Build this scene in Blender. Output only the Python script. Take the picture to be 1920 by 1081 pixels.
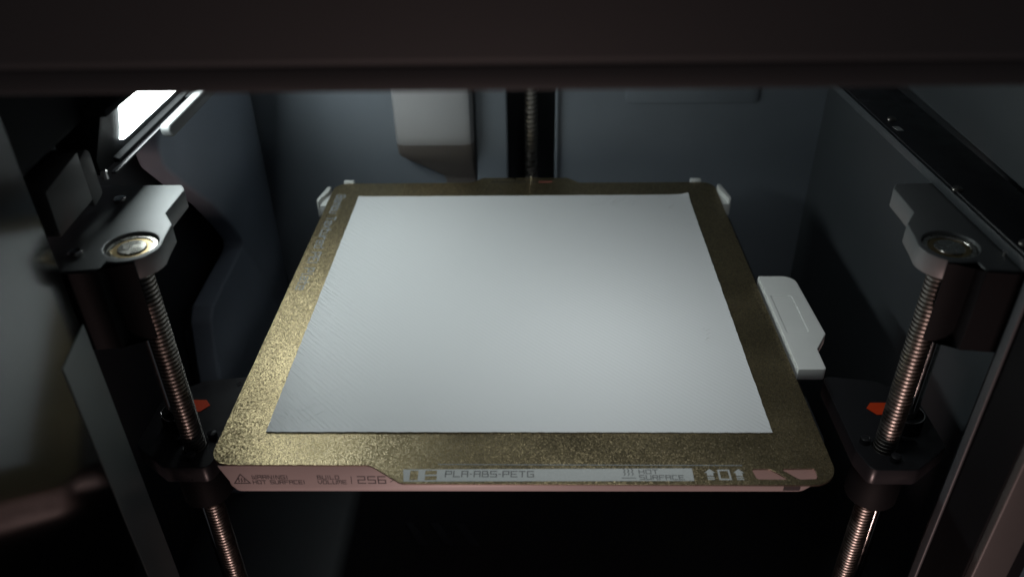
import bpy, bmesh, math, random
from mathutils import Vector, Matrix

for o in list(bpy.data.objects):
    bpy.data.objects.remove(o, do_unlink=True)
scene = bpy.context.scene
COL = scene.collection
MM = 0.001                      # every measure below is in millimetres
random.seed(7)

# ------------------------------------------------------------------ camera
cam_d = bpy.data.cameras.new('camera'); cam = bpy.data.objects.new('camera', cam_d)
COL.objects.link(cam); scene.camera = cam
PITCH, YAW, ROLL = 0.58238, -0.03236, -0.02077
fw = Vector((math.sin(YAW)*math.cos(PITCH), math.cos(YAW)*math.cos(PITCH), -math.sin(PITCH)))
rt = fw.cross(Vector((0, 0, 1))).normalized(); up = rt.cross(fw)
c_, s_ = math.cos(ROLL), math.sin(ROLL)
rt, up = rt*c_+up*s_, up*c_-rt*s_
m3 = Matrix((rt, up, -fw)).transposed()
cam.matrix_world = Matrix.Translation(Vector((7.011, -235.946, 242.372))*MM) @ m3.to_4x4()
cam_d.sensor_width = 36; cam_d.lens = 28.337
cam_d.clip_start = 0.005; cam_d.clip_end = 20
cam_d.dof.use_dof = True; cam_d.dof.focus_distance = 0.385; cam_d.dof.aperture_fstop = 8.0

# ------------------------------------------------------------------ world and light
w = bpy.data.worlds.new('World'); scene.world = w; w.use_nodes = True
w.node_tree.nodes['Background'].inputs[0].default_value = (0.80, 0.88, 1.0, 1)
w.node_tree.nodes['Background'].inputs[1].default_value = 0.028

def area(name, loc, target, size, watt, col, spread=180):
    d = bpy.data.lights.new(name, 'AREA'); d.shape = 'DISK'; d.size = size*MM
    d.energy = watt; d.color = col; d.spread = math.radians(spread)
    o = bpy.data.objects.new(name, d); COL.objects.link(o)
    o.location = Vector(loc)*MM
    o.rotation_euler = (Vector(target)-Vector(loc)).to_track_quat('-Z', 'Y').to_euler()
    return o
ROOM = area('room_lamp', (-110, -700, -760), (0, 0, 40), 260, 5.0, (1.0, 0.68, 0.63))
FILL = area('overhead_fill', (50, 24, 228), (42, 92, 0), 60, 0.050, (0.90, 0.96, 0.97), 82)  # added overhead fill with no fixture, evens out the light on the sheet
LED_STRENGTH = 22

vs = scene.view_settings
vs.view_transform = 'Standard'; vs.look = 'None'; vs.exposure = 0; vs.gamma = 1
vs.use_curve_mapping = False

# ------------------------------------------------------------------ materials
def mat(name, col, rough=0.5, metal=0.0, spec=0.5, noise=None, bump=None, coat=0.0, var=0.0, rvar=0.0):
    """noise: (scale per metre, detail) drives colour variation `var`, rough variation `rvar`; bump: (scale, distance mm, strength)"""
    m = bpy.data.materials.new(name); m.use_nodes = True
    nt = m.node_tree; b = nt.nodes['Principled BSDF']
    b.inputs['Base Color'].default_value = (*col, 1); b.inputs['Roughness'].default_value = rough
    b.inputs['Metallic'].default_value = metal; b.inputs['Specular IOR Level'].default_value = spec
    b.inputs['Coat Weight'].default_value = coat
    tc = nt.nodes.new('ShaderNodeTexCoord')
    if var or rvar:
        n = nt.nodes.new('ShaderNodeTexNoise'); n.inputs['Scale'].default_value = (noise or (60, 6))[0]
        n.inputs['Detail'].default_value = (noise or (60, 6))[1]
        nt.links.new(tc.outputs['Object'], n.inputs['Vector'])
        if var:
            mx = nt.nodes.new('ShaderNodeMix'); mx.data_type = 'RGBA'
            mx.inputs['A'].default_value = (*[c*(1-var) for c in col], 1)
            mx.inputs['B'].default_value = (*[min(1, c*(1+var)) for c in col], 1)
            nt.links.new(n.outputs['Fac'], mx.inputs['Factor']); nt.links.new(mx.outputs['Result'], b.inputs['Base Color'])
        if rvar:
            mr = nt.nodes.new('ShaderNodeMapRange'); mr.inputs['From Min'].default_value = .3; mr.inputs['From Max'].default_value = .7
            mr.inputs['To Min'].default_value = max(.02, rough-rvar); mr.inputs['To Max'].default_value = min(1, rough+rvar)
            nt.links.new(n.outputs['Fac'], mr.inputs['Value']); nt.links.new(mr.outputs['Result'], b.inputs['Roughness'])
    if bump:
        n2 = nt.nodes.new('ShaderNodeTexNoise'); n2.inputs['Scale'].default_value = bump[0]; n2.inputs['Detail'].default_value = 3
        nt.links.new(tc.outputs['Object'], n2.inputs['Vector'])
        bp = nt.nodes.new('ShaderNodeBump'); bp.inputs['Distance'].default_value = bump[1]*MM; bp.inputs['Strength'].default_value = bump[2]
        nt.links.new(n2.outputs['Fac'], bp.inputs['Height']); nt.links.new(bp.outputs['Normal'], b.inputs['Normal'])
    return m

M = {}
M['wall'] = mat('wall_plastic', (0.19, 0.215, 0.245), 0.5, bump=(2600, .06, .25), var=.12, rvar=.03, noise=(25, 5))
M['wall_dark'] = mat('dark_plastic', (0.33, 0.38, 0.45), 0.5, bump=(2600, .06, .25), var=.15, rvar=.06, noise=(30, 5))
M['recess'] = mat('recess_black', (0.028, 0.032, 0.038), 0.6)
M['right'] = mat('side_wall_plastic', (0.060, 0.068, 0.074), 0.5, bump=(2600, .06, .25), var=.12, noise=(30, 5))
M['black'] = mat('black_plastic', (0.007, 0.0075, 0.0085), 0.65, spec=.1, bump=(2500, .05, .2), var=.2, noise=(50, 4))
M['steel_black'] = mat('black_coated_steel', (0.024, 0.024, 0.027), 0.35, spec=.35, bump=(3500, .03, .2), rvar=.1, noise=(80, 5))
M['block'] = mat('block_grey_plastic', (0.15, 0.157, 0.157), 0.45, bump=(3000, .05, .2), var=.06, noise=(80, 4))
M['grey'] = mat('grey_plastic', (0.78, 0.79, 0.76), 0.45, bump=(3000, .05, .2), var=.05, noise=(80, 4))
M['bed'] = mat('bed_grey', (0.40, 0.345, 0.33), 0.42, bump=(3000, .04, .15), var=.05, noise=(60, 5))
M['chrome'] = mat('polished_steel', (0.62, 0.60, 0.58), 0.12, 1.0, rvar=.05, noise=(200, 4))
M['screw'] = mat('threaded_steel', (0.25, 0.232, 0.212), 0.38, 1.0, rvar=.1, var=.15, noise=(300, 4))
M['race'] = mat('bearing_steel', (0.68, 0.66, 0.60), 0.28, 1.0, rvar=.08, noise=(300, 4))
M['brass'] = mat('brass', (0.55, 0.42, 0.22), 0.35, 1.0)
M['orange'] = mat('orange_sticker', (0.95, 0.075, 0.010), 0.5, var=.08, noise=(200, 3))
M['ink'] = mat('dark_ink', (0.022, 0.016, 0.018), 0.6)
M['ink_soft'] = mat('worn_grey_ink', (0.20, 0.20, 0.195), 0.6)
M['print_grey'] = mat('grey_print', (0.33, 0.35, 0.36), 0.5, spec=.4, bump=(1500, .15, .5))
M['bar_grey'] = mat('light_grey_print', (0.60, 0.61, 0.59), 0.5, spec=.4, var=.10, noise=(900, 3), bump=(1500, .12, .4))
M['pink'] = mat('pink_silicone', (0.6, 0.16, 0.13), 0.5)
M['plate_edge'] = mat('plate_edge_shade', (0.10, 0.075, 0.055), 0.5, .6)  # rim of the plate coloured dark to stand in for its shadow line
M['floor'] = mat('floor_plastic', (0.035, 0.037, 0.042), 0.5, var=.2, noise=(30, 4))
M['rib'] = mat('floor_rib', (0.05, 0.056, 0.065), 0.45)
M['frame'] = mat('frame_plastic', (0.0118, 0.0150, 0.0168), 0.6, spec=.3, bump=(2200, .08, .3), var=.15, noise=(20, 5))
M['trim'] = mat('trim_plastic', (0.085, 0.080, 0.076), 0.5, var=.15, noise=(40, 4))
M['post'] = mat('post_plastic', (0.25, 0.285, 0.275), 0.4, var=.08, noise=(30, 3))
M['duct_low'] = mat('duct_lower_dark', (0.16, 0.14, 0.128), 0.5, var=.1, noise=(40, 4))
M['duct'] = mat('duct_plastic', (0.33, 0.325, 0.33), 0.42, bump=(2600, .05, .2), var=.05, noise=(40, 4))

# white printed plastic: fine diagonal extrusion lines with scuffed patches
def white_mat():
    m = bpy.data.materials.new('white_printed_plastic'); m.use_nodes = True
    nt = m.node_tree; b = nt.nodes['Principled BSDF']; N = nt.nodes.new; L = nt.links.new
    b.inputs['Base Color'].default_value = (0.78, 0.79, 0.79, 1); b.inputs['Roughness'].default_value = 0.42
    b.inputs['Specular IOR Level'].default_value = 0.5
    tc = N('ShaderNodeTexCoord')
    rot = N('ShaderNodeMapping'); rot.inputs['Rotation'].default_value = (0, 0, math.radians(45)); L(tc.outputs['Object'], rot.inputs['Vector'])
    wv = N('ShaderNodeTexWave'); wv.wave_type = 'BANDS'; wv.bands_direction = 'Y'; wv.wave_profile = 'SIN'
    wv.inputs['Scale'].default_value = 150; wv.inputs['Distortion'].default_value = 0.6; wv.inputs['Detail'].default_value = 1
    wv.inputs['Detail Scale'].default_value = .4
    L(rot.outputs['Vector'], wv.inputs['Vector'])
    st = N('ShaderNodeMapping'); st.inputs['Scale'].default_value = (70, 620, 1)
    L(rot.outputs['Vector'], st.inputs['Vector'])
    sn = N('ShaderNodeTexNoise'); sn.inputs['Scale'].default_value = 1; sn.inputs['Detail'].default_value = 3; L(st.outputs['Vector'], sn.inputs['Vector'])
    # where scuffs sit: strong along the left and front-left, faint patches elsewhere
    sep = N('ShaderNodeSeparateXYZ'); L(tc.outputs['Object'], sep.inputs['Vector'])
    mr = N('ShaderNodeMapRange'); mr.interpolation_type = 'SMOOTHSTEP'
    mr.inputs['From Min'].default_value = -0.05; mr.inputs['From Max'].default_value = -0.105; mr.inputs['To Min'].default_value = 0; mr.inputs['To Max'].default_value = 1
    L(sep.outputs['X'], mr.inputs['Value'])
    pn = N('ShaderNodeTexNoise'); pn.inputs['Scale'].default_value = 22; pn.inputs['Detail'].default_value = 4; L(tc.outputs['Object'], pn.inputs['Vector'])
    pr = N('ShaderNodeMapRange'); pr.inputs['From Min'].default_value = .50; pr.inputs['From Max'].default_value = .72; L(pn.outputs['Fac'], pr.inputs['Value'])
    mx = N('ShaderNodeMath'); mx.operation = 'MAXIMUM'; L(mr.outputs['Result'], mx.inputs[0])
    ml = N('ShaderNodeMath'); ml.operation = 'MULTIPLY'; L(pr.outputs['Result'], ml.inputs[0]); ml.inputs[1].default_value = .55
    L(ml.outputs[0], mx.inputs[1])
    m2 = N('ShaderNodeMath'); m2.operation = 'MULTIPLY'; L(sn.outputs['Fac'], m2.inputs[0]); L(mx.outputs[0], m2.inputs[1])
    b1 = N('ShaderNodeBump'); b1.inputs['Distance'].default_value = .045*MM; b1.inputs['Strength'].default_value = .8; L(wv.outputs['Fac'], b1.inputs['Height'])
    b2 = N('ShaderNodeBump'); b2.inputs['Distance'].default_value = .5*MM; b2.inputs['Strength'].default_value = .8; L(m2.outputs[0], b2.inputs['Height'])
    L(b1.outputs['Normal'], b2.inputs['Normal']); L(b2.outputs['Normal'], b.inputs['Normal'])
    return m
M['white'] = white_mat()

# textured golden coating: every grain has its own tilt, so it sparkles
def gold_mat():
    m = bpy.data.materials.new('textured_gold_coating'); m.use_nodes = True
    nt = m.node_tree; b = nt.nodes['Principled BSDF']; N = nt.nodes.new; L = nt.links.new
    b.inputs['Metallic'].default_value = 0.97; b.inputs['Roughness'].default_value = 0.35
    tc = N('ShaderNodeTexCoord')
    vo = N('ShaderNodeTexVoronoi'); vo.inputs['Scale'].default_value = 2300; L(tc.outputs['Object'], vo.inputs['Vector'])
    sub = N('ShaderNodeVectorMath'); sub.operation = 'SUBTRACT'; L(vo.outputs['Color'], sub.inputs[0]); sub.inputs[1].default_value = (.5, .5, .5)
    sc = N('ShaderNodeVectorMath'); sc.operation = 'SCALE'; L(sub.outputs[0], sc.inputs[0]); sc.inputs['Scale'].default_value = 0.31
    ge = N('ShaderNodeNewGeometry')
    ad = N('ShaderNodeVectorMath'); ad.operation = 'ADD'; L(sc.outputs[0], ad.inputs[0]); L(ge.outputs['Normal'], ad.inputs[1])
    nm = N('ShaderNodeVectorMath'); nm.operation = 'NORMALIZE'; L(ad.outputs[0], nm.inputs[0])
    nz = N('ShaderNodeTexNoise'); nz.inputs['Scale'].default_value = 2400; nz.inputs['Detail'].default_value = 4; L(tc.outputs['Object'], nz.inputs['Vector'])
    bp = N('ShaderNodeBump'); bp.inputs['Distance'].default_value = .25*MM; bp.inputs['Strength'].default_value = .3
    L(nz.outputs['Fac'], bp.inputs['Height']); L(nm.outputs[0], bp.inputs['Normal']); L(bp.outputs['Normal'], b.inputs['Normal'])
    cr = N('ShaderNodeValToRGB'); cr.color_ramp.elements[0].color = (0.235, 0.19, 0.12, 1); cr.color_ramp.elements[1].color = (0.58, 0.465, 0.26, 1)
    cr.color_ramp.elements[0].position = .25; cr.color_ramp.elements[1].position = .75
    sv = N('ShaderNodeSeparateColor'); L(vo.outputs['Color'], sv.inputs[0])
    mg = N('ShaderNodeMath'); mg.operation = 'MULTIPLY_ADD'; L(sv.outputs['Red'], mg.inputs[0]); mg.inputs[1].default_value = .6; mg.inputs[2].default_value = .2
    L(mg.outputs[0], cr.inputs['Fac']); L(cr.outputs['Color'], b.inputs['Base Color'])
    wn = N('ShaderNodeTexNoise'); wn.inputs['Scale'].default_value = 28; wn.inputs['Detail'].default_value = 5; L(tc.outputs['Object'], wn.inputs['Vector'])
    wr = N('ShaderNodeMapRange'); wr.inputs['From Min'].default_value = .35; wr.inputs['From Max'].default_value = .68
    wr.inputs['To Min'].default_value = .33; wr.inputs['To Max'].default_value = .44
    L(wn.outputs['Fac'], wr.inputs['Value']); L(wr.outputs['Result'], b.inputs['Roughness'])
    return m
M['gold'] = gold_mat()

def glass_mat():
    m = bpy.data.materials.new('smoked_glass'); m.use_nodes = True
    nt = m.node_tree; nt.nodes.remove(nt.nodes['Principled BSDF']); out = nt.nodes['Material Output']
    tr = nt.nodes.new('ShaderNodeBsdfTransparent'); tr.inputs[0].default_value = (.72, .74, .73, 1)
    gl = nt.nodes.new('ShaderNodeBsdfGlossy'); gl.inputs['Roughness'].default_value = .12
    fr = nt.nodes.new('ShaderNodeFresnel'); fr.inputs[0].default_value = 2.0
    mx = nt.nodes.new('ShaderNodeMixShader')
    nt.links.new(fr.outputs[0], mx.inputs[0]); nt.links.new(tr.outputs[0], mx.inputs[1]); nt.links.new(gl.outputs[0], mx.inputs[2])
    nt.links.new(mx.outputs[0], out.inputs[0])
    return m
M['glass'] = glass_mat()

def led_mat():
    m = bpy.data.materials.new('led_diffuser'); m.use_nodes = True
    b = m.node_tree.nodes['Principled BSDF']
    b.inputs['Emission Color'].default_value = (0.88, 0.98, 0.98, 1); b.inputs['Emission Strength'].default_value = LED_STRENGTH
    return m
M['led'] = led_mat()

# ------------------------------------------------------------------ object helpers
ORG = {}
def tag(o, label, cat, group=None):
    o['label'] = label; o['category'] = cat
    if group: o['group'] = group
    return o
def thing(name, label, cat, loc, group=None):
    o = bpy.data.objects.new(name, None); COL.objects.link(o); o.empty_display_size = .01
    o.location = Vector(loc)*MM; ORG[o.name] = Vector(loc)
    return tag(o, label, cat, group)
def link_mesh(name, me, m, parent=None, org=None):
    o = bpy.data.objects.new(name, me); COL.objects.link(o)
    if m: me.materials.clear(); me.materials.append(m)
    if parent is not None:
        o.parent = parent; ORG[o.name] = ORG[parent.name]
    else:
        o.location = Vector(org or (0, 0, 0))*MM; ORG[o.name] = Vector(org or (0, 0, 0))
    return o
def put(name, bm, m, parent=None, org=None, bevel=0, seg=2, ang=35, smooth=True):
    """bmesh in world millimetres -> mesh object (origin at the thing's base)"""
    if bevel:
        bmesh.ops.remove_doubles(bm, verts=bm.verts, dist=1e-4)
        bm.normal_update()
        ed = [e for e in bm.edges if len(e.link_faces) == 2 and e.calc_face_angle(0) > math.radians(30)]
        bmesh.ops.bevel(bm, geom=ed, offset=bevel, segments=seg, profile=.5, affect='EDGES', clamp_overlap=True)
    o0 = ORG[parent.name] if parent is not None else Vector(org or (0, 0, 0))
    for v in bm.verts: v.co = (v.co-o0)*MM
    me = bpy.data.meshes.new(name); bm.to_mesh(me); bm.free()
    if smooth:
        for p in me.polygons: p.use_smooth = True
        me.set_sharp_from_angle(angle=math.radians(ang))
    return link_mesh(name, me, m, parent, org)
def struct(o): o['kind'] = 'structure'; return o

def box(x0, x1, y0, y1, z0, z1, bm=None):
    bm = bm or bmesh.new()
    v = [bm.verts.new((x, y, z)) for z in (z0, z1) for y in (y0, y1) for x in (x0, x1)]
    for f in ((0, 2, 3, 1), (4, 5, 7, 6), (0, 1, 5, 4), (2, 6, 7, 3), (0, 4, 6, 2), (1, 3, 7, 5)):
        bm.faces.new([v[i] for i in f])
    return bm
def lathe(cx, cy, prof, n=32, bm=None):
    """prof: (radius, z) from bottom to top, capped where it ends off the axis"""
    bm = bm or bmesh.new(); rings = []
    for r, z in prof:
        rings.append([bm.verts.new((cx+r*math.cos(2*math.pi*k/n), cy+r*math.sin(2*math.pi*k/n), z)) for k in range(n)])
    for a, b in zip(rings, rings[1:]):
        for k in range(n): bm.faces.new((a[k], a[(k+1) % n], b[(k+1) % n], b[k]))
    bm.faces.new(list(reversed(rings[0]))); bm.faces.new(rings[-1])
    return bm
def prism(pts, a0, a1, axis='z', bm=None):
    """polygon extruded along an axis: z pts=(x,y); x pts=(y,z); y pts=(x,z)"""
    bm = bm or bmesh.new()
    f = {'z': lambda p, a: (p[0], p[1], a), 'x': lambda p, a: (a, p[0], p[1]), 'y': lambda p, a: (p[0], a, p[1])}[axis]
    A = [bm.verts.new(f(p, a0)) for p in pts]; B = [bm.verts.new(f(p, a1)) for p in pts]; n = len(pts)
    bm.faces.new(A); bm.faces.new(B)
    for k in range(n): bm.faces.new((A[k], A[(k+1) % n], B[(k+1) % n], B[k]))
    bmesh.ops.recalc_face_normals(bm, faces=bm.faces)
    return bm
def fillet(pts, radii, n=6):
    out = []; N = len(pts)
    for i, p in enumerate(pts):
        r = radii[i] if isinstance(radii, (list, tuple)) else radii
        p = Vector(p); a = Vector(pts[i-1]); b = Vector(pts[(i+1) % N])
        if r <= 0: out.append(tuple(p)); continue
        d1 = (a-p); d2 = (b-p); l1, l2 = d1.length, d2.length; d1.normalize(); d2.normalize()
        half = math.acos(max(-1, min(1, d1.dot(d2))))/2
        t = min(r/math.tan(half), l1*.49, l2*.49); r = t*math.tan(half)
        c = p+(d1+d2).normalized()*(r/math.sin(half))
        s = p+d1*t-c; e = p+d2*t-c
        a0 = math.atan2(s.y, s.x); a1 = math.atan2(e.y, e.x); da = (a1-a0+math.pi) % (2*math.pi)-math.pi
        for k in range(n+1):
            q = a0+da*k/n; out.append((c.x+r*math.cos(q), c.y+r*math.sin(q)))
    return out
def filled(outlines, thick, bev=0.0):
    """2D outlines with holes -> bmesh slab centred on z = 0 (mm)"""
    cu = bpy.data.curves.new('tmp', 'CURVE'); cu.dimensions = '2D'; cu.fill_mode = 'BOTH'
    cu.extrude = max(1e-6, thick/2-bev); cu.bevel_depth = bev; cu.bevel_resolution = 1; cu.offset = -bev
    for pts in outlines:
        s = cu.splines.new('POLY'); s.points.add(len(pts)-1); s.use_cyclic_u = True
        for k, p in enumerate(pts): s.points[k].co = (p[0], p[1], 0, 1)
    ob = bpy.data.objects.new('tmp', cu); COL.objects.link(ob)
    dg = bpy.context.evaluated_depsgraph_get(); me = bpy.data.meshes.new_from_object(ob.evaluated_get(dg))
    bpy.data.objects.remove(ob); bpy.data.curves.remove(cu)
    bm = bmesh.new(); bm.from_mesh(me); bpy.data.meshes.remove(me)
    return bm
def screw_bm(cx, cy, z0, z1, r=4.9, depth=.9, pitch=2.0, n=20):
    bm = bmesh.new(); prof = ((0, r-depth), (.18, r-depth), (.36, r), (.78, r), (.96, r-depth))
    turns = int((z1-z0)/pitch); prev = None; first = None
    for t in range(turns):
        for f, rr in prof:
            ring = []
            for k in range(n):
                a = 2*math.pi*k/n
                ring.append(bm.verts.new((cx+rr*math.cos(a), cy+rr*math.sin(a), z0+(t+f+k/n)*pitch)))
            if prev:
                for k in range(n):
                    if k < n-1: bm.faces.new((prev[k], prev[k+1], ring[k+1], ring[k]))
            prev = ring
    # close the seam of the helix: seg n-1 of one turn meets seg 0 of the next
    bm.verts.ensure_lookup_table(); P = len(prof)
    total = turns*P
    for i in range(total-P-1):
        a = bm.verts[i*n+n-1]; b = bm.verts[(i+1)*n+n-1]; c = bm.verts[(i+P)*n]; d = bm.verts[(i+P+1)*n]
        bm.faces.new((a, c, d, b))
    lathe(cx, cy, [(r-depth-.05, z0), (r-depth-.05, z1)], 16, bm)
    return bm
def mx(x): return 15.5-x          # the machine mirrored about its own middle

# squared stroke lettering
G = {'A': ['0 0 0 6 4 6 4 0', '0 3 4 3'], 'B': ['0 0 0 6 3.4 6 3.4 3.2 4 3 4 0 0 0', '0 3 3.4 3'], 'C': ['4 6 0 6 0 0 4 0'],
     'D': ['0 0 0 6 3 6 4 5 4 1 3 0 0 0'], 'E': ['4 6 0 6 0 0 4 0', '0 3 3.4 3'], 'F': ['4 6 0 6 0 0', '0 3 3.4 3'],
     'G': ['4 6 0 6 0 0 4 0 4 3 2.2 3'], 'H': ['0 0 0 6', '4 0 4 6', '0 3 4 3'], 'I': ['2 0 2 6'], 'L': ['0 6 0 0 4 0'],
     'M': ['0 0 0 6 4 6 4 0', '2 6 2 1.6'], 'N': ['0 0 0 6 .8 6 3.2 0 4 0 4 6'], 'O': ['0 0 0 6 4 6 4 0 0 0'],
     'P': ['0 0 0 6 4 6 4 2.8 0 2.8'], 'R': ['0 0 0 6 4 6 4 2.8 0 2.8', '2.4 2.8 4 0'], 'S': ['4 6 0 6 0 3 4 3 4 0 0 0'],
     'T': ['0 6 4 6', '2 6 2 0'], 'U': ['0 6 0 0 4 0 4 6'], 'V': ['0 6 0 2 2 0 4 2 4 6'], 'W': ['0 6 0 0 4 0 4 6', '2 0 2 4.6'],
     '2': ['0 6 4 6 4 3 0 3 0 0 4 0'], '5': ['4 6 0 6 0 3 4 3 4 0 0 0'], '6': ['4 6 0 6 0 0 4 0 4 3 0 3'],
     '!': ['2 6 2 2', '2 .8 2 0'], '.': ['1.6 2.9 2.4 2.9'], '/': ['.8 0 3.2 6'], ' ': [],
     'a': ['.2 4.2 3.6 4.2 3.6 0 .2 0 .2 2.3 3.6 2.3'], 'm': ['0 0 0 4.2 4.6 4.2 4.6 0', '2.3 4.2 2.3 0'], 'b': ['0 6 0 0 3.6 0 3.6 4.2 0 4.2'],
     'u': ['0 4.2 0 0 3.6 0 3.6 4.2'], 'e': ['3.6 0 0 0 0 4.2 3.6 4.2 3.6 2.1 0 2.1'], 'x': ['0 4.2 3.6 0', '0 0 3.6 4.2'],
     't': ['.8 6 .8 0 3 0', '0 4.2 3 4.2'], 'r': ['0 0 0 4.2 2.8 4.2'], 'd': ['3.6 6 3.6 0 0 0 0 4.2 3.6 4.2'], 'l': ['.8 6 .8 0 2 0'],
     '*': ['0 1 4 5', '0 5 4 1']}
def ribbon(bm, pts, t, f, lift):
    pts = [Vector(p) for p in pts]; closed = (pts[0]-pts[-1]).length < 1e-6
    if closed: pts = pts[:-1]
    n = len(pts); L = []; R = []
    for i, p in enumerate(pts):
        a = pts[i-1] if (i > 0 or closed) else None; b = pts[(i+1) % n] if (i < n-1 or closed) else None
        d1 = (p-a).normalized() if a is not None else (b-p).normalized()
        d2 = (b-p).normalized() if b is not None else d1
        nn = Vector((-d1.y, d1.x))+Vector((-d2.y, d2.x))
        nn = nn.normalized() if nn.length > 1e-6 else Vector((-d1.y, d1.x))
        k = t/2/max(.45, nn.dot(Vector((-d1.y, d1.x))))
        e = Vector((0, 0))
        if a is None: e = -d1*t/2
        if b is None: e = d2*t/2
        L.append(bm.verts.new(f(*(p+nn*k+e), lift))); R.append(bm.verts.new(f(*(p-nn*k+e), lift)))
    for i in range(n if closed else n-1):
        j = (i+1) % n; bm.faces.new((L[i], R[i], R[j], L[j]))
def text_bm(s, x0, x1, h, f, stroke=1.0, gap=1.7):
    """lay the string between x0 and x1, height h; f(u, v, lift) -> world"""
    bm = bmesh.new(); cur = 0; place = []
    for ch in s:
        wd = {'I': 1.2, '!': 1.2, '.': 1.2, ' ': 2.2, 'm': 4.6, 'l': 2, 't': 3, 'r': 2.8}.get(ch, 4 if (ch.isupper() or ch.isdigit() or ch in '*/') else 3.6)
        off = {'I': -1.4, '!': -1.4, '.': -1.4}.get(ch, 0)
        place.append((ch, cur+off)); cur += wd+gap
    sx = (x1-x0)/(cur-gap); sy = h/6; k = 0
    for ch, ox in place:
        for st in G[ch]:
            q = [float(c) for c in st.split()]
            pts = [(x0+(q[i]+ox)*sx, q[i+1]*sy) for i in range(0, len(q), 2)]
            ribbon(bm, pts, stroke*sy, f, .004*(k % 5)); k += 1
    return bm

# ================================================================== the setting
struct(put('chamber_floor', box(-215, 222, -40, 345, -178, -172), M['floor'], bevel=.5))
st_floor = bpy.data.objects['chamber_floor']
for k, x in enumerate((-71, -55, -39)):
    put('floor_rib', prism([(x-6, 116), (x, 116), (x+11.5, 98), (x+5.5, 98)], -172, -171), M['rib'], st_floor, bevel=.3)

# back wall: two fields either side of the screw slot
bw = put('back_wall', box(-215, -33.5, 300, 306, -172, 215), M['wall'])
struct(bw)
put('wall_field', box(24.5, 222, 300, 306, -172, 215), M['wall'], bw)
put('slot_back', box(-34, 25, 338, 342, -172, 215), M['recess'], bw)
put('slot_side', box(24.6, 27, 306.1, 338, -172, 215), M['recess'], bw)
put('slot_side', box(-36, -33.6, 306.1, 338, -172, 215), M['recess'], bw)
put('cover_strip', box(-33.4, -11, 295, 303, -172, 215), M['wall'], bw, bevel=1.6, seg=3)
put('slot_edge_trim', box(22.3, 24.3, 297, 301, -172, 215), M['wall'], bw, bevel=.6)
put('raised_panel', prism(fillet([(70.5, 41.5), (161, 41.5), (161, 190), (70.5, 190)], 4), 298.9, 300.6, 'y'), M['wall'], bw, bevel=.5)

# left wall: moulded panel with a swept cut-out in front of a dark recess
LW = fillet([(299.5, 215), (299.5, -172), (140, -172), (145, -92), (149, -70), (157, -40), (165, -33), (231, -29), (221, -12),
             (198, 18), (168, 47), (152, 64), (150, 76), (164, 90), (96, 96), (9, 96), (9, 215)],
            [0, 0, 0, 3, 8, 10, 5, 4, 20, 30, 30, 8, 8, 5, 3, 0, 0])
lw = put('left_wall', prism(LW, -202, -188, 'x'), M['wall_dark'], bevel=2.2, seg=3); struct(lw)
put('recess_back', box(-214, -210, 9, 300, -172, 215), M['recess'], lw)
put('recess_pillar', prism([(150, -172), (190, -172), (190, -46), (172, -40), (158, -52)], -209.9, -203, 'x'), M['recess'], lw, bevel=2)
rw = struct(put('right_wall', box(207, 213, 6, 299.9, -172, 215), M['right'], bevel=.8))

# ================================================================== air duct on the back wall
duct = thing('air_duct', 'grey air duct with slanted lower corner on the back wall beside the screw slot', 'duct', (-62, 299.9, 0))
def duct_bm():
    bm = bmesh.new(); rows = []
    Z = [215, 60, 40, 27, 22, 18, 14, 9, 5, 2, -2, -6, -10, -14, -60]
    def xl(z): return -88.5 if z >= 8 else (-56.5 if z <= -11 else -88.5+(8-z)/19*32)
    def yf(z): return 281 if z >= 24 else (281+(24-z)**1.0*.42 if z > -14 else 297)
    for z in Z:
        a, y, b = xl(z), yf(z), -34.6; r = min(6, (299.8-y)*.6)
        P = [(a, 299.9), (a, y+r), (a+r*.3, y+r*.3), (a+r, y), (b-r, y), (b-r*.3, y+r*.3), (b, y+r), (b, 299.9)]
        rows.append([bm.verts.new((x, yy, z)) for x, yy in P])
    for p, q in zip(rows, rows[1:]):
        for k in range(7): bm.faces.new((p[k], p[k+1], q[k+1], q[k]))
    bm.faces.new(rows[0]); bm.faces.new(list(reversed(rows[-1])))
    bmesh.ops.recalc_face_normals(bm, faces=bm.faces)
    return bm
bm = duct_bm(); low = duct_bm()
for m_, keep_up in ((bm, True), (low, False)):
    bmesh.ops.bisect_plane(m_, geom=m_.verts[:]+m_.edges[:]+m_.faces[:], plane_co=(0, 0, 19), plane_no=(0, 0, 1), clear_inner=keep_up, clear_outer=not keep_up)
put('duct_body', bm, M['duct'], duct, ang=28)
put('duct_lower', low, M['duct_low'], duct, ang=28)  # lower part of the duct, coloured darker than the body

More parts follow.
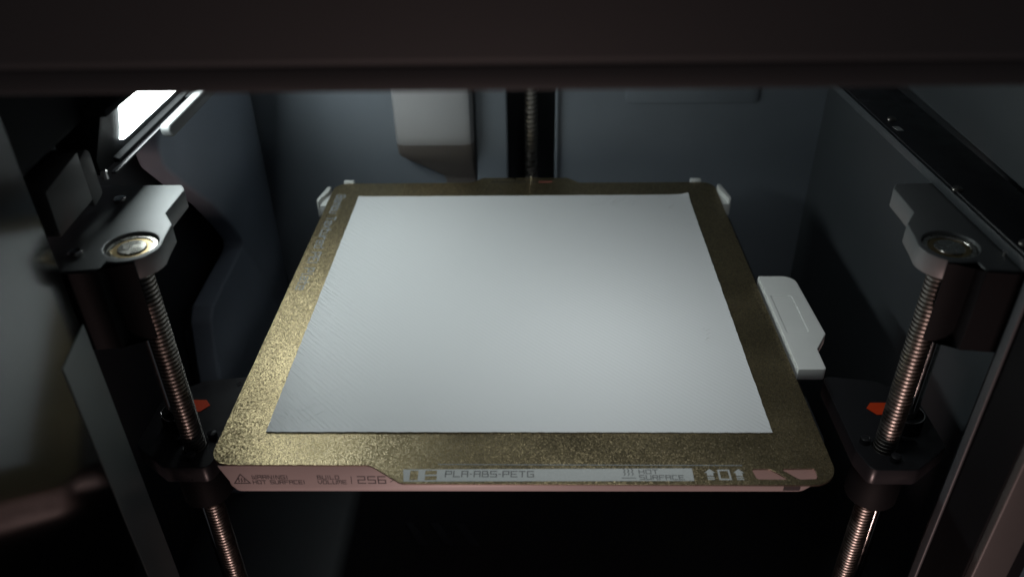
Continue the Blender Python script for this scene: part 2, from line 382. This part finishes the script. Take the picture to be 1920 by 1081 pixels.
# ================================================================== lead screws and guide rods
def lead_screw(x, y, z0, z1, label, pitch=2.0):
    t = thing('lead_screw', label, 'screw', (x, y, z0), 'vertical lead screws of the bed lift')
    put('thread', screw_bm(x, y, z0, z1, pitch=pitch), M['screw'], t, ang=50)
    put('end_journal', lathe(x, y, [(3.2, z1-.5), (3.2, z1+1.6), (2.7, z1+2.2)], 20), M['race'], t)
    return t
SL, SR = (-148.3, 30), (163.9, 30)
lead_screw(*SL, -172, 84.0, 'coppery threaded lead screw under the brightly lit left bearing block')
lead_screw(*SR, -172, 82.6, 'silvery threaded lead screw under the shaded right bearing block')
lead_screw(5.6, 304, -172, 190, 'dark threaded lead screw in the slot of the back wall', 3.4)
def guide_rod(x, y, z0, z1, label):
    t = thing('guide_rod', label, 'rod', (x, y, z0), 'smooth guide rods of the bed lift')
    put('rod_shaft', lathe(x, y, [(3.7, z0), (4, z0+.4), (4, z1-.4), (3.7, z1)], 40), M['chrome'], t)
    put('rod_foot', lathe(x, y, [(8, z0-.0), (8, z0+7), (7, z0+8)], 32), M['black'], t)
guide_rod(-160.5, 45, -172, 79, 'smooth steel rod behind the left coppery lead screw')
guide_rod(177.5, 44, -172, 79, 'smooth steel rod behind the right silvery lead screw')

# ================================================================== bearing blocks
def bearing_block(flip, label):
    f = mx if flip else (lambda x: x); cx, cy = (SR if flip else SL); dz = -1.4 if flip else 0
    ptsb = [(-184, 8), (-153, 12)]
    for k in range(9):
        a = math.radians(-110+k*14); ptsb.append((-148.3+12.2*math.cos(a), 29+12.2*math.sin(a)))
    ptsb += [(-137.2, 36), (-138.4, 46), (-144.6, 55.5), (-144.6, 77), (-147.5, 82), (-184, 82)]
    P = fillet([(f(x), y) for x, y in ptsb], [0, 2]+[0]*9+[1, 2.5, 2.5, 2.5, 2.5, 0], 4)
    hole = [(cx+10*math.cos(2*math.pi*k/40), cy+10*math.sin(2*math.pi*k/40)) for k in range(40)]
    t = thing('bearing_block', label, 'bracket', (cx, cy, 52+dz), 'bearing blocks at the screw tops')
    bm = filled([P, hole], 8.5, .5)
    for v in bm.verts: v.co.z += 88-4.25+dz
    put('top_plate', bm, M['block'], t, ang=40)
    # lower housing: rounded front running back into the wall
    hs = [(-186, 14)]
    for k in range(11):
        a = math.radians(-100+k*13); hs.append((-162.8+11.5*math.cos(a), 30+11.5*math.sin(a)))
    hs += [(-158, 44), (-166, 58), (-186, 58)]
    bm = filled([[(f(x), y) for x, y in hs]], 27.2, .4)
    for v in bm.verts: v.co.z += 79.2-13.8+dz
    put('housing', bm, M['black'], t, ang=40)
    out = [(-184, 7), (-153.2, 11)]+[(-148.3+13.1*math.cos(math.radians(q)), 29+13.1*math.sin(math.radians(q))) for q in (-108, -95, -82, -71, -62)]
    inn = [(-148.3+12.35*math.cos(math.radians(q)), 29+12.35*math.sin(math.radians(q))) for q in (-62, -71, -82, -95, -108)]+[(-153, 11.85), (-184, 7.85)]
    put('front_shell', prism([(f(x), y) for x, y in out+inn], 52.4+dz, 87.4+dz), M['black'], t, bevel=.15, seg=1)
    b = put('bearing', lathe(cx, cy, [(9.7, 80.2+dz), (9.7, 86.2+dz), (9.3, 86.7+dz), (7.9, 86.7+dz), (7.6, 86.0+dz)], 48), M['race'], t, ang=25)
    put('shield', lathe(cx, cy, [(7.5, 85.6+dz), (7.5, 86.25+dz), (5.6, 86.25+dz)], 40), M['brass'], b)
    put('inner_race', lathe(cx, cy, [(5.5, 85.6+dz), (5.5, 86.6+dz), (5.2, 86.9+dz), (3.5, 86.9+dz)], 40), M['race'], b, ang=25)
    for (bx, by) in ((-166, 22), (-168, 66)):
        put('bolt', lathe(f(bx), by, [(2.6, 88.05+dz), (2.6, 89.6+dz), (2.1, 90+dz)], 20), M['chrome'], t)
bearing_block(False, 'grey bearing block with shiny ball bearing, lit white beside the lamp')
bearing_block(True, 'grey bearing block in shade at the right wall with dull bearing')

# ================================================================== rails, lamp, cable clip
rail = thing('steel_rail', 'black flat steel rail with screws running back along the right wall', 'rail', (188, 110, 91.2))
put('rail_bar', prism([(181.8, 4), (205.8, 4), (199.8, 222), (171.8, 222)], 88.6, 92), M['steel_black'], rail, bevel=.5)
put('rail_lip', prism([(180.6, 4), (181.6, 4), (171.6, 222), (170.6, 222)], 87.2, 91.2), M['right'], rail, bevel=.3)
for x, y in ((179.5, 64), (184.5, 20), (181, 140)):
    put('rail_screw', lathe(x, y, [(2.1, 92.1), (2.1, 92.8), (1.5, 93.4), (.6, 93.6)], 20), M['screw'], rail, ang=60)
put('rail_marker', prism([(178.2, 131), (181.2, 131), (181.6, 126), (178.8, 126)], 92.1, 92.3), M['bar_grey'], rail)

lamp = thing('chamber_lamp', 'glowing white lamp bar on the left side of the chamber', 'lamp', (-168, 120, 104))
LED_END = [(74, 112.8), (76.5, 112.5), (252, 112.5), (252, 129.5), (70.5, 129.5), (70.2, 127.5), (72.6, 121), (73.8, 116)]
bm = prism(LED_END, -165, -163, 'x')
for v in bm.verts: v.co.x += (v.co.z-112.5)*.38           # the panel leans to face slightly downwards
put('diffuser', bm, M['led'], lamp, bevel=.2)
put('lamp_housing', prism([(-180, 104), (-165.4, 105.8), (-165.4, 112.2), (-158.8, 129.9), (-155.9, 130.2), (-155.9, 133), (-180, 133)], 54, 290, 'y'), M['black'], lamp, bevel=.4)
put('lamp_lip', prism([(-165.3, 106.0), (-163.0, 106.0), (-162.8, 107.6), (-165.3, 108.6)], 66, 290, 'y'), M['black'], lamp, bevel=.3)
put('lamp_trim', prism([(-163.6, 104.6), (-161.2, 104.6), (-161.2, 105.6), (-163.6, 105.6)], 58, 290, 'y'), M['steel_black'], lamp, bevel=.3)
put('lamp_screw', lathe(-163.5, 53, [(1.4, 105), (1.4, 108), (.8, 108.6)], 14), M['chrome'], lamp)

clip = thing('cable_clip', 'short pale grey rounded clip beside the glowing lamp', 'clip', (-157, 130, 102))
put('clip_body', prism(fillet([(102, 101.5), (170, 101.5), (170, 108), (99, 108)], [3.5, 1, 1, 2.5]), -160, -155.2, 'x'), M['block'], clip, bevel=1.5, seg=3)
put('clip_stem', box(-168, -158, 140, 150, 103, 107), M['black'], clip, bevel=.5)

# ================================================================== bed carriage
car = thing('bed_carriage', 'black metal carriage with orange arrow stickers under the grey heated bed', 'carriage', (7, 130, -30))
put('carriage_frame', prism(fillet([(-136, 26), (138, 26), (138, 248), (-136, 248)], 8), -30, -16.5), M['steel_black'], car, bevel=1)
for f, nm in ((lambda x: x, 'l'), (mx, 'r')):
    sx, sy = (SL if nm == 'l' else SR)
    arm = [(f(x), y) for x, y in ((-135, 28), (-138, 16), (-158, 16), (-176, 30), (-176, 64), (-160, 76), (-135, 80))]
    hole = [(sx+5*math.cos(2*math.pi*k/24), sy+5*math.sin(2*math.pi*k/24)) for k in range(24)]
    rx, ry = ((-160.5, 45) if nm == 'l' else (177.5, 44))
    hole2 = [(rx+4.3*math.cos(2*math.pi*k/24), ry+4.3*math.sin(2*math.pi*k/24)) for k in range(24)]
    bm = filled([fillet(arm, 4), hole, hole2], 9, .5)
    for v in bm.verts: v.co.z += -23
    put('carriage_arm', bm, M['steel_black'], car, ang=40)
    # brass nut with flange and bolts
    bm = filled([[(sx+11.5*math.cos(2*math.pi*k/40), sy+11.5*math.sin(2*math.pi*k/40)) for k in range(40)], hole], 20, .6)
    for v in bm.verts: v.co.z += -37.7
    put('screw_nut', bm, M['black'], car, ang=40)
    for k in range(3):
        a = math.radians(40+k*120); put('nut_bolt', lathe(sx+8.4*math.cos(a), sy+8.4*math.sin(a), [(2.2, -18.5), (2.2, -15.6), (1.5, -15.2)], 16), M['steel_black'], car)
    bm = filled([[(rx+7.6*math.cos(2*math.pi*k/40), ry+7.6*math.sin(2*math.pi*k/40)) for k in range(40)], hole2], 44, .5)
    for v in bm.verts: v.co.z += -33
    s = put('rod_bushing', bm, M['black'], car, ang=40)
    bm = filled([[(rx+7.5*math.cos(2*math.pi*k/40), ry+7.5*math.sin(2*math.pi*k/40)) for k in range(40)], [(rx+6.9*math.cos(2*math.pi*k/40), ry+6.9*math.sin(2*math.pi*k/40)) for k in range(40)]], .5, .1)
    for v in bm.verts: v.co.z += -10.7
    put('bushing_ring', bm, M['chrome'], s)
    ox, oy = ((-156, 56.8) if nm == 'l' else (170, 55.2)); q = 1 if nm == 'l' else -1
    o = put('arrow_sticker', prism([(ox-q*6, oy-4.2), (ox+q*2, oy-4.2), (ox+q*5.4, oy+.4), (ox+q*2.4, oy+4.2), (ox-q*6, oy+4.2)], -18.4, -18.1), M['orange'], car)

# ================================================================== heated bed
bed = thing('heated_bed', 'pale grey heated bed with printed warning along its front face', 'heated bed', (0, 130, -15.5))
tray = put('bed_tray', prism(fillet([(-123.5, .8), (122.5, .8), (122.5, 261), (-123.5, 261)], [5, 7, 5, 5], 8), -15.4, -1.1), M['bed'], bed, bevel=1.1, seg=3)
# front fascia
put('front_fascia', prism(fillet([(-124.5, -.7), (-119, -15.6), (118, -14.6), (122.5, -10.5), (123.5, -.7)], [0, 3, 5, 3, 0], 6), 0, .7, 'y'), M['bed'], bed, bevel=.25)
def ff(u, v, l): return (u, -.06-l, v)
def on_front(s, x0, x1, z, h, stroke=1.15): put('warning_text', text_bm(s, x0, x1, h, lambda u, v, l: ff(u, v+z, l), stroke), M['ink'], bed, smooth=False)
on_front('WARNING!', -111.0, -96.2, -8.1, 1.95)
on_front('HOT SURFACE!', -111.2, -89.4, -11.0, 1.95)
on_front('BUILD', -83.6, -74.6, -8.1, 1.95)
on_front('VOLUME', -83.6, -71.8, -10.9, 1.95)
on_front('256', -66.7, -55.2, -10.5, 3.9, .85)
on_front('*', -53.2, -50.2, -10.2, 3.4, .6)
bm = bmesh.new(); ribbon(bm, [(-69.4, -6.7), (-69.6, -10.7)], .38, ff, 0); put('divider_line', bm, M['ink'], bed, smooth=False)
bm = bmesh.new(); ribbon(bm, [(-119.2, -10.8), (-112.5, -10.7), (-115.8, -5.5), (-119.2, -10.8)], .5, ff, 0)
for k in range(3):
    x = -117.2+k*1.2; ribbon(bm, [(x, -9.9), (x+.4, -9.2), (x, -8.6), (x+.4, -7.9)], .42, ff, .01)
put('warning_triangle', bm, M['ink'], bed, smooth=False)
put('fascia_notch', box(110.3, 117.2, -.12, -.02, -13.9, -10.0), M['ink'], bed)
# grip on the right edge
GR = fillet([(130.2, 140.6), (149.6, 140.6), (151.2, 87.5), (143.6, 75.3), (143.3, 59.7), (130.2, 59.7)], [1, 7, 1.5, 1.5, 1.5, .6], 6)
REC = fillet([(132.6, 121.5), (143.2, 121.5), (143.2, 88.5), (132.6, 88.5)], [.6, 2, 2, .6], 5)
bm = filled([GR, REC], 6.4, .45)
for v in bm.verts: v.co.z += -1.2
grip = put('side_grip', bm, M['grey'], bed, ang=30)
bm = filled([[(p[0]+(137.9-p[0])*.01, p[1]) for p in REC]], 4.6, 0)
for v in bm.verts: v.co.z += -.65
put('grip_inlay', bm, M['grey'], grip)
put('grip_bracket', box(123, 139, 72, 128, -14, -4.6), M['steel_black'], bed, bevel=.8)
# plate stops at the back corners
for q in (-1, 1):
    X = 131.2
    pts = [(129.3, 253.5), (131.6, 253.8), (134.6, 236), (134.4, 232.4), (133.2, 231.4), (132.4, 236), (131.0, 241), (129.4, 246)]
    st = put('corner_stop', prism([(q*x-(0 if q > 0 else .3), y) for x, y in fillet(pts, .5, 3)], -9, 2.4), M['grey'], bed, bevel=.3)
    put('stop_step', prism([(q*x, y) for x, y in ((128.9, 250), (131, 250), (133, 231.5), (128.9, 231.5))], -9.2, -.6), M['grey'], st, bevel=.3)
    xb = (-119.8 if q < 0 else 117.2)
    put('rear_stop', box(xb-3.6, xb+3.6, 263.4, 267, -8, 1.0), M['grey'], bed, bevel=.8)

# ================================================================== build plate
plate = thing('build_plate', 'golden textured steel build plate with printed front tab, lying on the heated bed', 'build plate', (0, 130, -.9))
PO = fillet([(-128.5, 0), (-60.5, 0), (-46.5, -10), (128.5, -10), (128.5, 262), (38, 262.2), (30.5, 270), (-28, 270.6), (-35, 263.2), (-128.5, 263.2)],
            [9, 6, 6, 11, 9, 3, 3, 3, 3, 9], 8)
S1 = fillet([(95.0, -1.3), (102.4, -1.3), (108.9, -7.0), (96.0, -7.0)], [1, 3, .6, 1.5], 5)
S2 = fillet([(106.6, -1.2), (120.6, -1.0), (120.4, -6.6), (112.8, -7.0)], [.6, 1, 1.5, 3], 5)
NOT = fillet([(-6.2, 270.9), (-5.2, 267), (2, 267), (3, 270.8)], [0, 1, 1, 0], 4)
bm = filled([PO, S1, S2], .8, .12)
for v in bm.verts: v.co.z += -.4
ps = put('plate_sheet', bm, M['gold'], plate, ang=40)
ps.data.materials.append(M['plate_edge'])
for p in ps.data.polygons:
    if abs(p.normal.z) < .9: p.material_index = 1
def fp(u, v, l): return (u, v, .05+l)
def flat(name, pts, m, lift=0):
    bm = bmesh.new(); bm.faces.new([bm.verts.new(fp(x, y, lift)) for x, y in pts])
    return put(name, bm, m, plate, smooth=False)
# name along the left edge, reading towards the front, and the label bar on the tab
put('side_lettering', text_bm('Bambu Textured PEI Plate', 0, 114, 5.4, lambda u, v, l: (-124.0+v, 245.5-u, .05+l), .95), M['print_grey'], plate, smooth=False)
BAR = [(-46.6, -2.3), (71.0, -1.2), (70.9, -8.0), (-45.6, -8.9)]
bm = filled([BAR, [(-43.6, -3.0), (-40.2, -3.0), (-40.0, -8.1), (-43.4, -8.2)], [(-37.4, -2.9), (-32.6, -2.9), (-32.6, -5.0), (-37.4, -5.1)], [(-37.2, -5.9), (-32.4, -5.8), (-32.4, -8.0), (-37.2, -8.1)]], .02, 0)
for v in bm.verts: v.co.z += .05
put('label_bar', bm, M['bar_grey'], plate, smooth=False)
bm = bmesh.new(); ribbon(bm, [(-32.5, .55), (91.5, .5)], .42, fp, 0); put('label_line', bm, M['print_grey'], plate, smooth=False)
def on_tab(s, x0, x1, y, h, m='ink_soft', st=1.0): put('tab_text', text_bm(s, x0, x1, h, lambda u, v, l: (u, v+y, .085+l), st), M[m], plate, smooth=False)
on_tab('PLA.ABS.PETG', -29.0, 6.6, -6.2, 3.0)
on_tab('HOT', 49.4, 56.9, -4.2, 2.1, st=1.1)
on_tab('SURFACE', 49.4, 66.9, -7.3, 2.2, st=1.1)
bm = bmesh.new()
for k in range(3):
    x = 43.2+k*1.6; ribbon(bm, [(x, -1.6), (x+.55, -2.5), (x, -3.4), (x+.55, -4.3), (x+.1, -5.1)], .42, lambda u, v, l: (u, v, .085+l), 0)
ribbon(bm, [(42.3, -6.6), (47.6, -6.6)], .4, lambda u, v, l: (u, v, .085+l), .01)
put('heat_symbol', bm, M['ink_soft'], plate, smooth=False)
for cx in (77.6, 89.2):
    flat('arrow_symbol', [(cx+.4, -1.5), (cx-2, -3.6), (cx-1.1, -3.6), (cx-1.1, -5.2), (cx+1.5, -5.2), (cx+1.5, -3.6), (cx+2.4, -3.6)], M['bar_grey'])
    for y in (-5.75, -6.75): flat('arrow_dash', [(cx-1.2, y), (cx+1.6, y), (cx+1.6, y-.6), (cx-1.2, y-.6)], M['bar_grey'])
bm = bmesh.new(); ribbon(bm, [(81.4, -2.2), (85.5, -2.2), (85.6, -7.1), (81.3, -7.1), (81.4, -2.2)], .75, fp, 0); put('square_symbol', bm, M['bar_grey'], plate, smooth=False)
# details on the rear tongue
flat('rear_slot', [(-22, 264.7), (10, 264.2), (10, 263.4), (-22, 263.7)], M['recess'])
flat('rear_slot_pink', [(10.6, 264.3), (19.6, 264.2), (19.6, 263.2), (10.6, 263.3)], M['pink'])
bm = bmesh.new(); ribbon(bm, [(-6.2, 270.2), (-5.4, 267.2), (1.6, 267.1), (2.6, 270)], .8, fp, 0); put('rear_notch_edge', bm, M['chrome'], plate, smooth=False)
put('locating_pin', lathe(5.7, 264.5, [(.45, .02), (.35, 4.4), (.2, 4.8)], 12), M['chrome'], plate)

# ================================================================== white printed sheet
def sheet_bm():
    bm = bmesh.new(); x0, x1, y0, y1 = -109.1, 108.4, 19.0, 242.2; nx, ny = 90, 92; top = []; bot = []
    for j in range(ny+1):
        for i in range(nx+1):
            x = x0+(x1-x0)*i/nx; y = y0+(y1-y0)*j/ny
            dx = min(x-x0, x1-x); dy = min(y-y0, y1-y)
            z = .5+.16*math.exp(-min(dx, dy)/2.0)
            z += 1.5*math.exp(-math.hypot(x-x1, y-y1)/4.5)+.35*math.exp(-math.hypot(x-x0, y-y1)/5)
            ex = random.uniform(-.12, .12) if i in (0, nx) else 0; ey = random.uniform(-.12, .12) if j in (0, ny) else 0
            top.append(bm.verts.new((x+ex, y+ey, z))); bot.append(bm.verts.new((x+ex, y+ey, z-.42)) if i in (0, nx) or j in (0, ny) else None)
    W = nx+1
    for j in range(ny):
        for i in range(nx):
            a = j*W+i; bm.faces.new((top[a], top[a+1], top[a+W+1], top[a+W]))
    for i in range(nx):
        for a, b in ((i, i+1), (ny*W+i+1, ny*W+i)): bm.faces.new((top[b], top[a], bot[a], bot[b]))
    for j in range(ny):
        for a, b in (((j+1)*W, j*W), (j*W+nx, (j+1)*W+nx)): bm.faces.new((top[b], top[a], bot[a], bot[b]))
    return bm
sheet = tag(put('printed_sheet', sheet_bm(), M['white'], org=(0, 130, .1), ang=50), 'large flat white plastic sheet printed onto the golden build plate', 'printed sheet')

# stray extrusion ridges in patches
def ridges():
    bm = bmesh.new(); rr = random.Random(5)
    def ridge(x, y, ang, ln, w, h):
        d = Vector((math.cos(ang), math.sin(ang))); n = Vector((-d.y, d.x)); zb = .42
        q = [(-ln/2, -w/2), (ln/2, -w/2), (ln/2, w/2), (-ln/2, w/2)]
        B = [bm.verts.new((x+d.x*a+n.x*b, y+d.y*a+n.y*b, zb)) for a, b in q]
        T = [bm.verts.new((x+d.x*a*.8, y+d.y*a*.8, .5+h)) for a in (-ln/2, ln/2)]
        bm.faces.new((B[0], B[1], T[1], T[0])); bm.faces.new((B[2], B[3], T[0], T[1])); bm.faces.new((B[1], B[2], T[1])); bm.faces.new((B[3], B[0], T[0]))
    def patch(x0, x1, y0, y1, n, ang, ln, h):
        for _ in range(n):
            ridge(rr.uniform(x0, x1), rr.uniform(y0, y1), math.radians(ang+rr.uniform(-9, 9)), rr.uniform(.5, 1)*ln, rr.uniform(.3, .6), rr.uniform(.4, 1)*h)
    patch(-106, -96, 24, 150, 90, -38, 5, .10)      # zigzag along the left edge
    patch(-97, -84, 24, 130, 80, 42, 7, .08)
    patch(-84, -62, 24, 70, 50, -40, 8, .07)
    patch(-95, -60, 150, 205, 34, 42, 8, .05)
    patch(91, 97.5, 83, 95, 10, 42, 5, .18)           # small mark near the right edge
    patch(46, 72, 226, 239, 24, 40, 6, .14)
    patch(94, 105, 224, 238, 7, 40, 6, .2)
    patch(14, 40, 145, 172, 22, 40, 6, .05)
    return bm
put('stray_ridge', ridges(), M['white'], sheet, ang=20)['kind'] = 'stuff'

# ================================================================== front frame and door
fr = thing('front_frame', 'dark front frame around the opening, its top beam across the picture', 'frame', (7, -30, -172))
put('top_beam', box(-210, 226, -62, -10, 185.6, 330), M['frame'], fr, bevel=2.2, seg=3)
put('beam_lip', box(-210, 226, -58.5, -14, 178.9, 185.5), M['frame'], fr, bevel=1.0, seg=3)
for f, nm in ((lambda x: x, 'l'), (mx, 'r')):
    xs = sorted((f(-163), f(-186))); xt = sorted((f(-163.1), f(-177)))
    put('frame_post', box(xs[0], xs[1], -26, 6, -172, 178.8), M['black'], fr, bevel=1.2, seg=3)
    put('post_trim', box(xt[0], xt[1], -30, -26.1, -172, 178.8), M['trim'], fr, bevel=.8, seg=3)
    xe = sorted((f(-162.9), f(-161.4)))
    if nm == 'r': put('post_gasket', box(xe[0], xe[1], -2, 2.5, -172, 178.8), M['right'], fr, bevel=.6, seg=3)

brk = thing('corner_bracket', 'dull grey corner bracket plate above the lit bearing block, left of the lamp', 'bracket', (-170, 27, 99))
put('bracket_plate', prism([(13.5, 118.7), (39.5, 122.3), (39.4, 102.4), (13, 100.9)], -176, -163, 'x'), M['trim'], brk, bevel=.6)
put('bracket_cheek', prism(fillet([(41.5, 98), (50, 100), (50, 121), (41.5, 118)], [1, 2, 6, 1]), -178, -164.5, 'x'), M['trim'], brk, bevel=.6)
put('bracket_cap', prism(fillet([(-10, 124), (66, 128), (70, 170), (-10, 178)], [3, 12, 4, 3]), -200, -166, 'x'), M['black'], brk, bevel=3, seg=3)

dr = thing('glass_door', 'open smoked glass door at the left mirroring the sheet', 'door', (-155.6, 4, -172))
dd = Vector((0.197, -0.980, 0)); nn = Vector((0.980, 0.197, 0)); h0 = Vector((-155.2, 2.5, 0))
def door_slab(a, b, t0, t1, z0, z1):
    bm = bmesh.new(); P = [h0+dd*a+nn*t0, h0+dd*b+nn*t0, h0+dd*b+nn*t1, h0+dd*a+nn*t1]
    A = [bm.verts.new((p.x, p.y, z0)) for p in P]; B = [bm.verts.new((p.x, p.y, z1)) for p in P]
    bm.faces.new(list(reversed(A))); bm.faces.new(B)
    for k in range(4): bm.faces.new((A[k], A[(k+1) % 4], B[(k+1) % 4], B[k]))
    bmesh.ops.recalc_face_normals(bm, faces=bm.faces)
    return bm
put('door_pane', door_slab(12, 130, -4, 0, -172, 172), M['glass'], dr, smooth=False)
put('door_stile', door_slab(10, 35.5, .06, .36, -172, 77), M['post'], dr, smooth=False)
put('door_hinge', door_slab(4, 30, -16, -4.3, 78, 99), M['black'], dr, bevel=1.2)
